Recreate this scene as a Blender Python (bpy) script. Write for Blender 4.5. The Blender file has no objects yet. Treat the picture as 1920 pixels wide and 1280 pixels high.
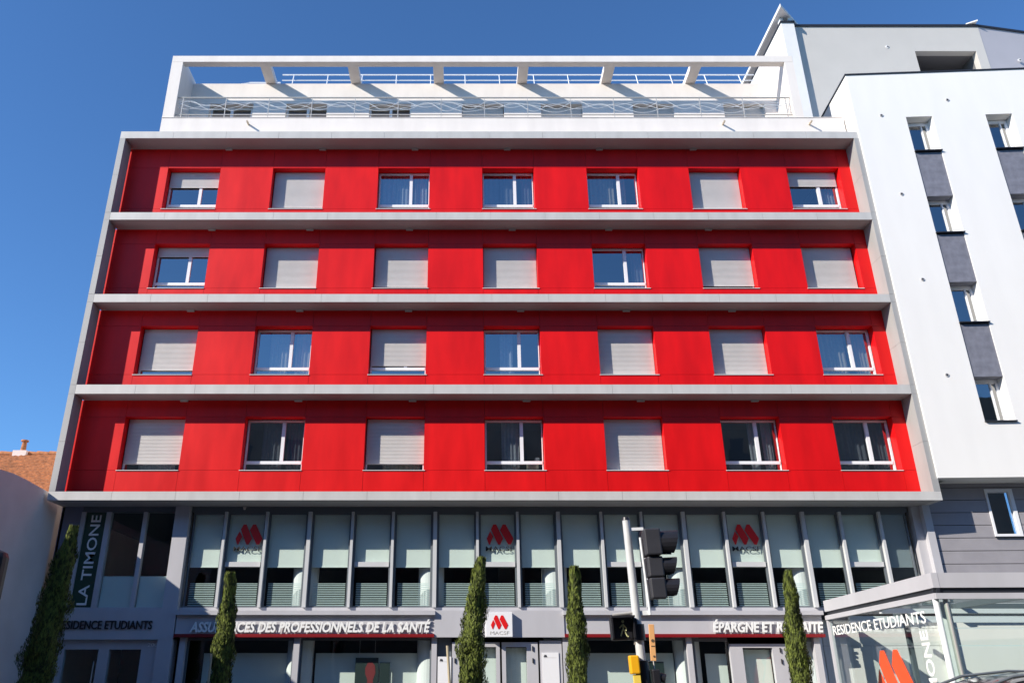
import bpy, bmesh, math, random
from mathutils import Vector, Matrix
random.seed(7)
R = math.radians
S = bpy.context.scene
COL = S.collection

# ---------------------------------------------------------------- camera
cd = bpy.data.cameras.new('camera'); cam = bpy.data.objects.new('camera', cd); COL.objects.link(cam)
cam.location = (0, 0, 1.6); cam.rotation_euler = (R(90 + 22.612), 0, 0)
cd.sensor_width = 36; cd.lens = 28.0; cd.shift_x = 0.0447; cd.clip_end = 3000
S.camera = cam

# ---------------------------------------------------------------- light
SUN = Vector((1.07, .63, -.73))
EL = math.atan2(.73, math.hypot(1.07, .63)); AZ = math.atan2(-1.07, -.63)
w = bpy.data.worlds.new('World'); S.world = w; w.use_nodes = True
nt = w.node_tree; bg = nt.nodes['Background']
sky = nt.nodes.new('ShaderNodeTexSky'); sky.sky_type = 'NISHITA'; sky.sun_disc = False
sky.sun_elevation = EL; sky.sun_rotation = AZ; sky.air_density = 1.0; sky.dust_density = .0; sky.ozone_density = 2.0
tint = nt.nodes.new('ShaderNodeVectorMath'); tint.operation = 'MULTIPLY'; tint.inputs[1].default_value = (.72, 1.17, 1.66)
nt.links.new(sky.outputs[0], tint.inputs[0]); nt.links.new(tint.outputs[0], bg.inputs[0]); bg.inputs[1].default_value = .077
sd = bpy.data.lights.new('sun', 'SUN'); sd.energy = 4.6; sd.angle = R(.5); sd.color = (1, .925, .81)
so = bpy.data.objects.new('sun', sd); COL.objects.link(so); so.rotation_euler = SUN.to_track_quat('-Z', 'Y').to_euler()
so.location = (-30, -20, 30)
S.view_settings.view_transform = 'Standard'; S.view_settings.look = 'None'
S.view_settings.exposure = .58; S.view_settings.gamma = 1

# ---------------------------------------------------------------- materials
def mat(name, col, rough=.6, metal=0, var=0, scale=3., bump=0, bscale=40., spec=.5, coat=0, stain=0):
    m = bpy.data.materials.new(name); m.use_nodes = True; t = m.node_tree; b = t.nodes['Principled BSDF']
    b.inputs['Base Color'].default_value = (*col, 1); b.inputs['Roughness'].default_value = rough
    b.inputs['Metallic'].default_value = metal; b.inputs['Specular IOR Level'].default_value = spec
    b.inputs['Coat Weight'].default_value = coat
    tc = t.nodes.new('ShaderNodeTexCoord')
    if var or stain:
        n = t.nodes.new('ShaderNodeTexNoise'); n.inputs['Scale'].default_value = scale; n.inputs['Detail'].default_value = 6
        mp = t.nodes.new('ShaderNodeMapping'); mp.inputs['Scale'].default_value = (1, 1, .25 if stain else 1)
        t.links.new(tc.outputs['Object'], mp.inputs[0]); t.links.new(mp.outputs[0], n.inputs[0])
        r = t.nodes.new('ShaderNodeMapRange'); r.inputs[1].default_value = .3; r.inputs[2].default_value = .7
        v = max(var, stain)
        r.inputs[3].default_value = 1 - v; r.inputs[4].default_value = 1 + v
        t.links.new(n.outputs[0], r.inputs[0])
        mx = t.nodes.new('ShaderNodeVectorMath'); mx.operation = 'SCALE'; mx.inputs[0].default_value = col
        t.links.new(r.outputs[0], mx.inputs['Scale']); t.links.new(mx.outputs[0], b.inputs['Base Color'])
        r2 = t.nodes.new('ShaderNodeMapRange'); r2.inputs[3].default_value = rough - .06; r2.inputs[4].default_value = rough + .08
        t.links.new(n.outputs[0], r2.inputs[0]); t.links.new(r2.outputs[0], b.inputs['Roughness'])
    if bump:
        n = t.nodes.new('ShaderNodeTexNoise'); n.inputs['Scale'].default_value = bscale; n.inputs['Detail'].default_value = 5
        t.links.new(tc.outputs['Object'], n.inputs[0])
        bp = t.nodes.new('ShaderNodeBump'); bp.inputs['Strength'].default_value = bump; bp.inputs['Distance'].default_value = .02
        t.links.new(n.outputs[0], bp.inputs['Height']); t.links.new(bp.outputs[0], b.inputs['Normal'])
    return m

def glass(name, tint, base=.10, gain=1.6, wav=.02, refl=(1, 1, 1)):
    m = bpy.data.materials.new(name); m.use_nodes = True; t = m.node_tree; t.nodes.clear()
    o = t.nodes.new('ShaderNodeOutputMaterial'); mx = t.nodes.new('ShaderNodeMixShader')
    tr = t.nodes.new('ShaderNodeBsdfTransparent'); tr.inputs[0].default_value = (*tint, 1)
    g = t.nodes.new('ShaderNodeBsdfGlossy'); g.inputs['Roughness'].default_value = .015; g.inputs[0].default_value = (*refl, 1)
    ge = t.nodes.new('ShaderNodeNewGeometry'); dt = t.nodes.new('ShaderNodeVectorMath'); dt.operation = 'DOT_PRODUCT'
    t.links.new(ge.outputs['Incoming'], dt.inputs[0]); t.links.new(ge.outputs['Normal'], dt.inputs[1])
    ab = t.nodes.new('ShaderNodeMath'); ab.operation = 'ABSOLUTE'; t.links.new(dt.outputs['Value'], ab.inputs[0])
    iv = t.nodes.new('ShaderNodeMath'); iv.operation = 'SUBTRACT'; iv.inputs[0].default_value = 1; t.links.new(ab.outputs[0], iv.inputs[1])
    f = t.nodes.new('ShaderNodeMath'); f.operation = 'POWER'; f.inputs[1].default_value = 4.5; t.links.new(iv.outputs[0], f.inputs[0])
    ma = t.nodes.new('ShaderNodeMath'); ma.operation = 'MULTIPLY_ADD'; ma.inputs[1].default_value = gain; ma.inputs[2].default_value = base
    ma.use_clamp = True
    tc = t.nodes.new('ShaderNodeTexCoord'); n = t.nodes.new('ShaderNodeTexNoise'); n.inputs['Scale'].default_value = .9
    bp = t.nodes.new('ShaderNodeBump'); bp.inputs['Strength'].default_value = wav; bp.inputs['Distance'].default_value = .3
    L = t.links.new
    L(tc.outputs['Object'], n.inputs[0]); L(n.outputs[0], bp.inputs['Height']); L(bp.outputs[0], g.inputs['Normal'])
    L(f.outputs[0], ma.inputs[0]); L(ma.outputs[0], mx.inputs[0]); L(tr.outputs[0], mx.inputs[1]); L(g.outputs[0], mx.inputs[2])
    L(mx.outputs[0], o.inputs[0]); return m

M = dict(
    red=mat('red_panel', (.70, .0045, .005), .42, scale=2.2, spec=.3, stain=.12),
    redline=mat('dark_red_metal', (.22, .006, .01), .4),
    slab=mat('grey_composite', (.55, .54, .52), .5, scale=3.0, stain=.07),
    fin=mat('grey_composite_fin', (.37, .37, .365), .5, scale=2, stain=.08),
    mull=mat('aluminium_mullion', (.58, .59, .60), .4, var=.02),
    logg=mat('loggia_shade_grey', (.15, .15, .16), .9),  # shade of the recess put into the colour
    bouncecut=mat('bounce_cut_dark', (.055, .05, .05), .8, var=.2),  # for the sheets added to cut light bounced off the slab tops
    soffit=mat('soffit_shade_sheet', (.38, .37, .37), .6, var=.05, scale=1.5),  # slab composite made darker: shade put into the underside colour
    core=mat('dark_joint', (.05, .05, .05), .8),
    render=mat('white_render', (.80, .745, .70), .85, stain=.05, scale=2.5, bump=.12, bscale=60),
    white=mat('bright_white_render', (.80, .79, .77), .85, stain=.025, scale=1.6, bump=.12, bscale=60),
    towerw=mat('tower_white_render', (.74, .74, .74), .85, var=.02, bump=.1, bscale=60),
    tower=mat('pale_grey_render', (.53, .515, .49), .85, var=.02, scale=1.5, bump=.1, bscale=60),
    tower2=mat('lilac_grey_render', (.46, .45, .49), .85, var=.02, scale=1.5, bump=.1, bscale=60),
    trim=mat('dark_coping', (.02, .022, .03), .5),
    pvc=mat('white_window_frame', (.80, .81, .84), .35),
    shut=mat('shutter_slats', (.64, .62, .60), .45, var=.03),
    sill=mat('sill_metal', (.78, .76, .74), .4),
    room=mat('dim_room', (.10, .10, .11), .9),
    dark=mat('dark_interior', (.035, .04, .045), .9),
    curtb=mat('beige_curtain', (.42, .36, .28), .9, var=.1, scale=12), curtd=mat('grey_curtain', (.16, .16, .18), .9, var=.1, scale=12),
    curt=mat('sheer_curtain', (.40, .40, .43), .9, var=.1, scale=12),
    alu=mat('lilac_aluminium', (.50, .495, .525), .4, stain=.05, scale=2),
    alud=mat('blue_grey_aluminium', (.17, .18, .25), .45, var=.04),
    anth=mat('grey_green_frame', (.12, .14, .16), .45),  # also stands in for shade on the office window jambs
    blind=mat('roller_blind', (.72, .77, .745), .85, var=.015),
    film=mat('frosted_film', (.58, .70, .70), .7),
    plank=mat('lilac_grey_plank', (.30, .29, .315), .55, var=.06, scale=2.5, bump=.1),
    slate=mat('slate_blue_panel', (.185, .19, .23), .6, var=.18, scale=5, bump=.15, bscale=25),
    letter=mat('white_letter', (.88, .88, .86), .4),
    blackl=mat('black_letter', (.01, .01, .012), .5),
    logo=mat('logo_red', (.72, .01, .012), .4),
    orange=mat('logo_orange', (.85, .085, .02), .5),
    green=mat('dark_green_panel', (.008, .05, .03), .5),
    paper=mat('white_board', (.82, .82, .84), .4),
    concrete=mat('column_plaster', (.72, .73, .76), .8),
    rail=mat('galvanised_rail', (.55, .53, .50), .4, metal=.3),
    wrail=mat('white_pipe', (.80, .82, .84), .4),
    beige=mat('beige_pipe', (.5, .42, .32), .6),
    stucco=mat('grey_stucco', (.68, .60, .58), .9, var=.08, scale=.8, bump=.3, bscale=30),
    tile=mat('terracotta_tile', (.36, .145, .06), .8, var=.4, scale=9, bump=.2),
    asphalt=mat('asphalt', (.05, .05, .052), .9, var=.15, scale=20, bump=.4, bscale=80),
    pave=mat('pavement', (.105, .10, .095), .85, var=.1, scale=8, bump=.2),
    paint=mat('road_paint', (.75, .75, .74), .7),
    pole=mat('pale_grey_pole', (.55, .56, .57), .45, var=.06, scale=9),
    black=mat('black_signal_plastic', (.017, .017, .022), .42, var=.15, scale=6),
    dgrey=mat('dark_grey_signal_plastic', (.035, .036, .045), .5, var=.1, scale=6),
    lensr=mat('red_lens', (.2, .01, .01), .2), lensa=mat('amber_lens', (.3, .12, .01), .2), lensg=mat('green_lens', (.01, .15, .08), .2),
    yellow=mat('yellow_box', (.85, .42, .01), .4, var=.05), yelp=mat('pale_yellow_plate', (.85, .62, .10), .5),
    oran=mat('pale_orange_plate', (.80, .42, .17), .5, var=.06), manl=mat('pale_walking_symbol', (.62, .62, .32), .5),
    bark=mat('cypress_bark', (.12, .08, .05), .9, bump=.5),
    stake=mat('pale_wood', (.45, .38, .26), .8, var=.1),
    car=mat('dark_car_paint', (.012, .009, .014), .12, metal=.2, coat=1), tyre=mat('tyre', (.02, .02, .02), .8),
    rim=mat('alloy_rim', (.5, .5, .5), .3, metal=1), chrome=mat('roof_trim', (.25, .27, .27), .3, metal=.6),
    poster=mat('teal_poster', (.018, .035, .036), .5), posterr=mat('poster_red', (.20, .03, .035), .5),
    far=mat('far_facade', (.16, .15, .13), .85, var=.1, scale=.6), farw=mat('far_window', (.03, .035, .045), .3),
    cyp=None,
)
M['glass'] = glass('window_glass', (.66, .73, .76), .32, .8)
M['shop'] = glass('shop_glass', (.90, .955, .93), .05, .7, .012)
M['vest'] = glass('vestibule_glass', (.92, .965, .95), .05, .6, .01)
M['mirror'] = glass('blue_mirror_glass', (.5, .6, .7), .34, .5, .015)

def leafmat():
    m = bpy.data.materials.new('cypress_foliage'); m.use_nodes = True; t = m.node_tree; b = t.nodes['Principled BSDF']
    tc = t.nodes.new('ShaderNodeTexCoord'); n = t.nodes.new('ShaderNodeTexNoise'); n.inputs['Scale'].default_value = 17
    n.inputs['Detail'].default_value = 4
    cr = t.nodes.new('ShaderNodeValToRGB'); e = cr.color_ramp.elements
    e[0].position = .40; e[0].color = (.03, .04, .012, 1); e[1].position = .60; e[1].color = (.17, .21, .04, 1)
    mp = t.nodes.new('ShaderNodeMapping'); mp.inputs['Scale'].default_value = (1, 1, .4)
    t.links.new(tc.outputs['Object'], mp.inputs[0]); t.links.new(mp.outputs[0], n.inputs[0]); t.links.new(n.outputs[0], cr.inputs[0]); t.links.new(cr.outputs[0], b.inputs['Base Color'])
    b.inputs['Roughness'].default_value = .65; b.inputs['Specular IOR Level'].default_value = .25
    return m
M['cyp'] = leafmat()

# ---------------------------------------------------------------- mesh helpers
class MB:
    def __init__(s): s.v = []; s.f = []; s.sm = False
    def add(s, vs, fs):
        k = len(s.v); s.v += [tuple(p) for p in vs]; s.f += [tuple(i + k for i in q) for q in fs]; return s
    def box(s, x0, x1, y0, y1, z0, z1):
        return s.add([(x0, y0, z0), (x1, y0, z0), (x1, y1, z0), (x0, y1, z0), (x0, y0, z1), (x1, y0, z1), (x1, y1, z1), (x0, y1, z1)],
                     [(0, 3, 2, 1), (4, 5, 6, 7), (0, 1, 5, 4), (1, 2, 6, 5), (2, 3, 7, 6), (3, 0, 4, 7)])
    def seg(s, p, q, z0, z1, t0, t1):      # wall along p->q, thickness from t0 to t1 measured towards the left-hand side
        p = Vector(p); q = Vector(q); d = (q - p).normalized(); n = Vector((-d.y, d.x))
        a, b, c, e = p + n * t0, q + n * t0, q + n * t1, p + n * t1
        return s.add([(*a, z0), (*b, z0), (*c, z0), (*e, z0), (*a, z1), (*b, z1), (*c, z1), (*e, z1)],
                     [(0, 3, 2, 1), (4, 5, 6, 7), (0, 1, 5, 4), (1, 2, 6, 5), (2, 3, 7, 6), (3, 0, 4, 7)])
    def prism(s, poly, fn0, fn1):          # poly of 2d points, mapped by two functions
        n = len(poly); a = [fn0(*p) for p in poly]; b = [fn1(*p) for p in poly]
        return s.add(a + b, [tuple(range(n))[::-1], tuple(range(n, 2 * n))] + [(i, (i + 1) % n, n + (i + 1) % n, n + i) for i in range(n)])
    def tube(s, pts, r, n=8, r2=None):
        pts = [Vector(p) for p in pts]; k = len(s.v); m = len(pts)
        for i, p in enumerate(pts):
            d = (pts[min(i + 1, m - 1)] - pts[max(i - 1, 0)]).normalized()
            u = d.cross(Vector((0, 0, 1)) if abs(d.z) < .9 else Vector((1, 0, 0))).normalized(); v = d.cross(u)
            rr = r if r2 is None else r + (r2 - r) * i / (m - 1)
            for j in range(n):
                a = 2 * math.pi * j / n; s.v.append(tuple(p + (u * math.cos(a) + v * math.sin(a)) * rr))
        for i in range(m - 1):
            for j in range(n):
                s.f.append((k + i * n + j, k + i * n + (j + 1) % n, k + (i + 1) * n + (j + 1) % n, k + (i + 1) * n + j))
        s.f.append(tuple(k + j for j in range(n))[::-1]); s.f.append(tuple(k + (m - 1) * n + j for j in range(n)))
        return s
    def build(s, name, m, parent=None, off=(0, 0, 0), smooth=False, bevel=0):
        me = bpy.data.meshes.new(name)
        me.from_pydata([(a - off[0], b - off[1], c - off[2]) for a, b, c in s.v], [], s.f); me.update()
        bm = bmesh.new(); bm.from_mesh(me); bmesh.ops.recalc_face_normals(bm, faces=bm.faces); bm.to_mesh(me); bm.free()
        me.materials.append(m); o = bpy.data.objects.new(name, me); COL.objects.link(o)
        if parent: o.parent = parent
        if smooth:
            for p in me.polygons: p.use_smooth = True
        if bevel:
            b = o.modifiers.new('bevel', 'BEVEL'); b.width = bevel; b.segments = 2; b.limit_method = 'ANGLE'
        return o

def tag(o, label=None, cat=None, group=None, kind=None):
    if label: o['label'] = label
    if cat: o['category'] = cat
    if group: o['group'] = group
    if kind: o['kind'] = kind
    return o
def empty(name, loc=(0, 0, 0), rz=0, **k):
    o = bpy.data.objects.new(name, None); COL.objects.link(o); o.location = loc; o.rotation_euler = (0, 0, rz)
    o.empty_display_size = .3; return tag(o, **k)
def dup(o, parent=None, loc=None, skip=()):
    c = o.copy(); COL.objects.link(c); c.parent = parent
    if loc: c.location = loc
    for ch in list(o.children):
        if ch.name.split('.')[0] not in skip: dup(ch, c)
    return c
def lettering(name, body, m, parent, origin, width, height, rz=0, depth=.03, shear=0, off=.0, vertical=False, cond=None):
    """standing lettering: origin = lower left corner, reading along +x turned by rz, facing -y turned by rz"""
    cu = bpy.data.curves.new(name, 'FONT'); cu.body = body; cu.size = 1; cu.extrude = .5; cu.shear = shear; cu.offset = off
    cu.resolution_u = 3
    t = bpy.data.objects.new(name, cu); COL.objects.link(t)
    dg = bpy.context.evaluated_depsgraph_get(); dg.update(); me = bpy.data.meshes.new_from_object(t.evaluated_get(dg))
    bpy.data.objects.remove(t); me.name = name
    xs = [v.co.x for v in me.vertices]; ys = [v.co.y for v in me.vertices]
    x0, x1, y0, y1 = min(xs), max(xs), min(ys), max(ys)
    for v in me.vertices:
        a = (v.co.x - x0) / (x1 - x0) * width; b = (v.co.y - y0) / (y1 - y0) * height; c = v.co.z * depth
        v.co = (-b, -c, a) if vertical else (a, -c, b)
    me.materials.clear(); me.materials.append(m)
    o = bpy.data.objects.new(name, me); COL.objects.link(o); o.parent = parent
    o.location = origin; o.rotation_euler = (0, 0, rz); return o
LOGO = [[(0, .22), (.13, .50), (.24, .30), (.12, 0), (.08, 0)],
        [(.16, .56), (.25, .75), (.36, .75), (.61, .22), (.50, 0), (.42, 0)],
        [(.50, .54), (.60, .75), (.71, .75), (1, .22), (.89, 0), (.80, 0)]]
def logo(name, m, parent, origin, wd, rz=0, th=.006, hs=1.0):
    b = MB()
    for P in LOGO: b.prism(P, lambda x, z: (x * wd, 0, z * wd * hs), lambda x, z: (x * wd, -th, z * wd * hs))
    o = b.build(name, m, parent); o.location = origin; o.rotation_euler = (0, 0, rz); return o

# ================================================================ THE GROUND
st = dict(kind='structure')
def quadz(name, x0, x1, y0, y1, z, m, depth=0):
    b = MB()
    if depth: b.box(x0, x1, y0, y1, z - depth, z)
    else: b.add([(x0, y0, z), (x1, y0, z), (x1, y1, z), (x0, y1, z)], [(0, 1, 2, 3)])
    return b.build(name, m)
tag(quadz('ground', -900, 900, -900, 900, 0, M['asphalt']), **st)
tag(quadz('road', -200, 200, 2.2, 15.2, .004, M['asphalt']), **st)
tag(quadz('pavement', -200, 200, 15.2, 23.3, .13, M['pave'], .12), **st)
tag(quadz('pavement', -200, 200, -9, 2.2, .13, M['pave'], .12), **st)
tag(quadz('pavement', -9, 3.2, 9.0, 10.9, .13, M['pave'], .12), **st)
b = MB()
for i in range(-12, 13): b.box(i * 6, i * 6 + 3, 5.6, 5.72, .005, .009)
tag(b.build('road_marking', M['paint']), **st)

# ================================================================ RED BUILDING
GYY = 22.93
Y0, W = 22.0, 22.62                    # front of the grey frame, red wall plane
OFF = (0, 22, 0)
red = empty('apartment_building', OFF, label='apartment block with red panelled storeys in a projecting grey frame above glazed offices', cat='building')
def B(name, mb, m, parent=red, **k): return mb.build(name, m, parent, OFF if parent is red else (0, 0, 0), **k)
XL, XLi, XRi, XR = -11.59, -11.41, 12.98, 13.17
SL = [(18.13, 18.40), (14.98, 15.25), (12.07, 12.34), (9.12, 9.40), (6.02, 6.26)]
for i, (z0, z1) in enumerate(SL):
    full = i in (0, 4)
    x0, x1 = (XL, XR) if full else (XLi + .004, XRi - .004)
    yb = W + .02 if i < 4 else 23.0
    ya = Y0 if full else Y0 + .004
    b = MB(); n = 14; st_ = (x1 - x0) / n
    for k in range(n):
        b.box(x0 + k * st_ + (.0035 if k else 0), x0 + (k + 1) * st_ - (.0035 if k < n - 1 else 0), ya, yb, z0, z1)
    b.box(x0 + .05, x1 - .05, ya + .02, yb - .02, z0 + .01, z1 - .01)
    B('soffit_shade_sheet', MB().box(XLi + .006, XRi - .006, Y0 + .03, W - .003 if i < 4 else GYY, z0 - .006, z0 - .0005), M['soffit'])  # sheet over the slab underside, coloured darker to deepen its shade
    B('slab_band', b, M['slab'])
    if i: B('bounce_cut_sheet', MB().box(XLi + .006, XRi - .006, Y0 + .012, W - .003, z1 + .0005, z1 + .0015), M['bouncecut'])  # unseen dark sheet added so sunlit slab tops bounce less light
for (xa, xb) in ((XL, XLi), (XRi, XR)):
    b = MB()
    for i in range(4):
        zt, zb = SL[i][0], SL[i + 1][1]
        for (p, q) in ((zb, (zb + zt) / 2), ((zb + zt) / 2, zt)):
            b.box(xa, xb, Y0, W - .10 if xa < 0 else W + .3, p + .003, q - .003)
        if i: b.box(xa, xb, Y0 + .002, W - .10 if xa < 0 else W + .3, SL[i][0] + .003, SL[i][1] - .003)
    b.box(xa + .03, xb - .03, Y0 + .03, W - .16, SL[4][1], SL[0][0])
    B('frame_fin', b, M['fin'])
# little brackets at the back of each soffit
pr = MB().box(-.11, .11, -.07, 0, -.05, 0).build('bracket', M['slab'], red)
first = True
for i, xs in enumerate([(-8.1, -4.9, -1.75, 1.4, 4.55, 7.75), (-8.3, -5.1, -1.85, 1.5, 4.65, 7.9), (-8.6, -5.2, -1.8, 1.7, 5.0, 8.3), (-8.4, -5.0, -1.6, 1.8, 5.2, 8.6)]):
    for x in xs:
        o = pr if first else dup(pr, red); first = False
        o.location = (x, W - 22 - .002, SL[i][0] - .002)
WX = [(-10.08, -8.30), (-6.53, -4.76), (-2.97, -1.23), (.54, 2.28), (4.06, 5.80), (7.51, 9.25), (10.82, 12.59)]
WW, WH, RV = 1.76, 1.60, .30
SILLZ = [15.77, 12.85, 9.94, 7.01]
for i in range(4):                      # red cladding, one wall per storey, in separate panels
    b = MB(); z0, z1 = SL[i + 1][1] + .002, SL[i][0] - .002; zs, zh = SILLZ[i], SILLZ[i] + WH; g = .004
    xs = [XLi - .16] + [v for p in WX for v in p] + [XRi]
    for k in range(len(xs) - 1):
        a, c = xs[k], xs[k + 1]; ga = g if k else 0; gc = g if k < len(xs) - 2 else 0
        b.box(a + ga, c - gc, W, W + RV, z0, zs - g)
        b.box(a + ga, c - gc, W, W + RV, zh + g, z1)
        if k % 2 == 0: b.box(a + (0 if k == 0 else .001), c - (0 if k == 14 else .001), W + .0005, W + RV - .001, zs + g, zh - g)
    B('red_wall', b, M['red'])
    b = MB()                            # dark backing behind the joints, with the rooms behind
    for k in range(0, len(xs) - 1, 2): b.box(xs[k] - .02 if k else xs[k], xs[k + 1] + .02, W + RV, W + RV + .06, z0, z1)
    for k in range(1, len(xs) - 1, 2):
        b.box(xs[k] + .02, xs[k + 1] - .02, W + RV, W + RV + .06, z0, zs + .02); b.box(xs[k] + .02, xs[k + 1] - .02, W + RV, W + RV + .06, zh - .02, z1)
    B('backing', b, M['core'])
    b = MB()
    y1, y2 = W + RV + .07, W + 3.2
    b.box(XL + .05, XR - .05, y2, y2 + .1, z0 - .2, z1 + .2); b.box(XL + .05, XR - .05, y1, y2, z0 - .25, z0); b.box(XL + .05, XR - .05, y1, y2, z1, z1 + .25)
    for x in [XL + .1] + [(WX[k][1] + WX[k + 1][0]) / 2 for k in range(6)] + [XR - .2]: b.box(x, x + .1, y1, y2 - .01, z0, z1)
    B('room_shell', b, M['room'])
b = MB().box(XL + .03, XL + .09, W + .31, 31, 0, 18.2).box(XR - .15, XR - .09, W + .35, 31, 0, 18.2).box(XL + .03, XR - .09, 31, 31.2, 0, 18.3).box(XL + .09, XR - .15, W + 3.4, 31, 18.0, 18.2)
B('rear_wall', b, M['render'])

# ---- the window kit (built once, copied)
def frame_mb(w, h, tr, mu, dep=.06, f=.055):
    b = MB()
    b.box(0, f, 0, dep, 0, h); b.box(w - f, w, 0, dep, 0, h); b.box(f, w - f, 0, dep, h - f - .02, h); b.box(f, w - f, 0, dep, 0, .03)
    if tr: b.box(f, w - f, -.012, dep, tr, tr + .085)
    if mu: b.box(mu - .05, mu + .05, -.014, dep, tr + .085 if tr else .03, h - f - .02)
    return b
def shutter_mb(w, drop):
    b = MB(); n = max(2, int(round(drop / .042))); p = drop / n
    for k in range(n):
        z = -k * p
        b.add([(.0, .0, z), (w, .0, z), (w, -.013, z - .007), (0, -.013, z - .007), (w, -.013, z - p + .012), (0, -.013, z - p + .012), (w, .0, z - p), (0, 0, z - p)],
              [(0, 1, 2, 3), (3, 2, 4, 5), (5, 4, 6, 7)])
    b.box(0, w, -.012, .012, -drop - .03, -drop)
    return b
def curtain_mb(x0, x1, z0, z1):
    b = MB(); n = max(10, int((x1 - x0) / .018)); k0 = 0
    ph = random.random() * 6
    for k in range(n + 1):
        x = x0 + (x1 - x0) * k / n; y = .022 * math.sin(x * 48 + ph + 1.5 * math.sin(x * 9)) + .01 * math.sin(x * 21)
        b.v += [(x, y, z0), (x, y * .6, z1)]
        if k: b.f.append((2 * k - 2, 2 * k, 2 * k + 1, 2 * k - 1))
    return b
proto = frame_mb(WW - .02, WH, .25, 1.09).build('window', M['pvc'], red)
MB().add([(.05, .03, .03), (WW - .07, .03, .03), (WW - .07, .03, WH - .07), (.05, .03, WH - .07)], [(0, 1, 2, 3)]).build('pane', M['glass'], proto)
b = MB().box(-.03, WW + .01, -RV - .025, -.002, -.02, -.003); b.build('sill', M['sill'], proto)
# shutters: fraction lowered; curtains: list of (from, to)
K = [[(.36, 0), (.85, 0), (0, [(.1, 1.05), (1.2, 1.62)]), (0, [(.1, .55), (.6, 1.1), (1.3, 1.65)]), (0, [(.15, .95), (1.1, 1.35)]), (.87, 0), (.33, [(1.2, 1.66)])],
     [(.19, 0), (.88, 0), (.87, 0), (.955, 0), (0, [(1.3, 1.68)]), (.85, 0), (.88, 0)],
     [(.83, 0), (0, [(.4, .98), (1.2, 1.66)]), (.74, 0), (0, [(.5, .9)]), (1, 0), (1, 0), (0, [(.1, 1.0), (1.22, 1.66)])],
     [(.82, [(.4, 1.5)]), (0, [(.45, 1.05), (1.2, 1.68)]), (.815, [(.5, 1.6)]), (0, [(.5, 1.02)]), (1, 0), (0, [(.9, 1.15), (1.3, 1.6)]), (0, [(.1, 1.04), (1.18, 1.66)])]]
for i in range(4):
    for j in range(7):
        o = proto if (i, j) == (0, 0) else dup(proto, red, skip=('shutter', 'curtain', 'guide'))
        o.location = (WX[j][0] + .01, W + RV - 22, SILLZ[i])
        s, cs = K[i][j]
        if s:
            sh = shutter_mb(WW - .07, min(WH * s, WH - .04)).build('shutter', M['shut'], o); sh.location = (.025, -.03, WH - .01)
        if cs:
            b = MB()
            for (a, c) in cs:
                q = curtain_mb(a, c, .0, WH - .02); b.add(q.v, q.f)
            q = b.build('curtain', M[('curt', 'curtd', 'curt', 'curtb', 'curt')[(i * 3 + j * 2) % 5]], o, smooth=True); q.location = (0, .16, 0)
bx = [(3, 3, (1.25, .36, .0, .30), 'curtb'), (3, 3, (1.5, .3, .3, .5), 'curt'), (1, 4, (1.2, .5, 0, .22), 'curtb'), (2, 3, (.7, .25, 0, .3), 'plank'), (2, 1, (.2, .3, 0, .35), 'curtd'), (0, 6, (.3, .25, 0, .4), 'curtb'), (3, 5, (.25, .4, 0, .3), 'plank')]
for (i, j, (a, c, z0, z1), m_) in bx:
    x = WX[j][0] + a; B('sill_object', MB().box(x, min(x + c, WX[j][1] - .1), W + RV + .2, W + RV + .38, SILLZ[i] + z0, SILLZ[i] + z1), M[m_], bevel=.02)
# ---- parapet, penthouse and pergola on the roof
PX0, PX1, PY = -10.6, 13.12, 23.78
b = MB().box(PX0, PX1, W, W + .22, 18.38, 19.45).box(PX0 - .0, PX1, W - .02, W + .24, 19.452, 19.47)
B('parapet', b, M['render'])
B('terrace_floor', MB().box(PX0, PX1, W + .22, 31, 18.3, 18.6), M['pave'])
PWX = [(-9.46, -7.85), (-6.64, -5.13), (-3.57, -2.04), (-.16, 1.39), (2.75, 4.28), (6.14, 7.65), (9.48, 11.0)]
b = MB(); xs = [-10.2] + [v for p in PWX for v in p] + [11.46]
for k in range(0, len(xs) - 1, 2): b.box(xs[k], xs[k + 1], PY, PY + .25, 18.6, 21.93)
for a, c in PWX: b.box(a, c, PY + .001, PY + .25, 21.0, 21.93)
b.box(-10.2, 11.46, PY + .25, PY + 5, 21.6, 21.92); b.box(-10.2, -9.95, PY + .25, PY + 5, 18.6, 21.6); b.box(-10.2, 11.46, PY + 5, PY + 5.2, 18.6, 21.9)
B('penthouse_wall', b, M['render'])
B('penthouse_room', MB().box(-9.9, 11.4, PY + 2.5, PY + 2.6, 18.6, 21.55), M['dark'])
pk = frame_mb(1.53, 2.35, 0, .78).build('window', M['pvc'], red)
MB().add([(.04, .03, 0), (1.49, .03, 0), (1.49, .03, 2.3), (.04, .03, 2.3)], [(0, 1, 2, 3)]).build('pane', M['shop'], pk)
for j, (a, c) in enumerate(PWX):
    o = pk if j == 0 else dup(pk, red, skip=('shutter',))
    o.location = (a, PY + .22 - 22, 18.63); 
    if j >= 3:
        s_ = shutter_mb(1.5, 2.0).build('shutter', M['shut'], o); s_.location = (.015, -.03, 2.33)
b = MB().box(PX0, 11.78, W, W + .26, 21.92, 22.2); B('pergola_beam', b, M['render'], bevel=.01)
b = MB().box(PX0, -10.2, W + .002, PY + .2, 19.45, 21.918); b.box(PX0, -10.2, W + .262, PY + .2, 21.918, 22.14); B('pergola_wall', b, M['render'])
b = MB().box(11.462, 11.78, W + .002, PY + .3, 19.47, 21.918); b.box(11.462, 11.78, W + .262, PY + .3, 21.918, 22.14); B('pergola_wall', b, M['render'])
pr = MB().box(-.185, .185, W + .262, PY + .25, 21.935, 22.17).build('pergola_rafter', M['render'], red, OFF, bevel=.008)
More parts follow.
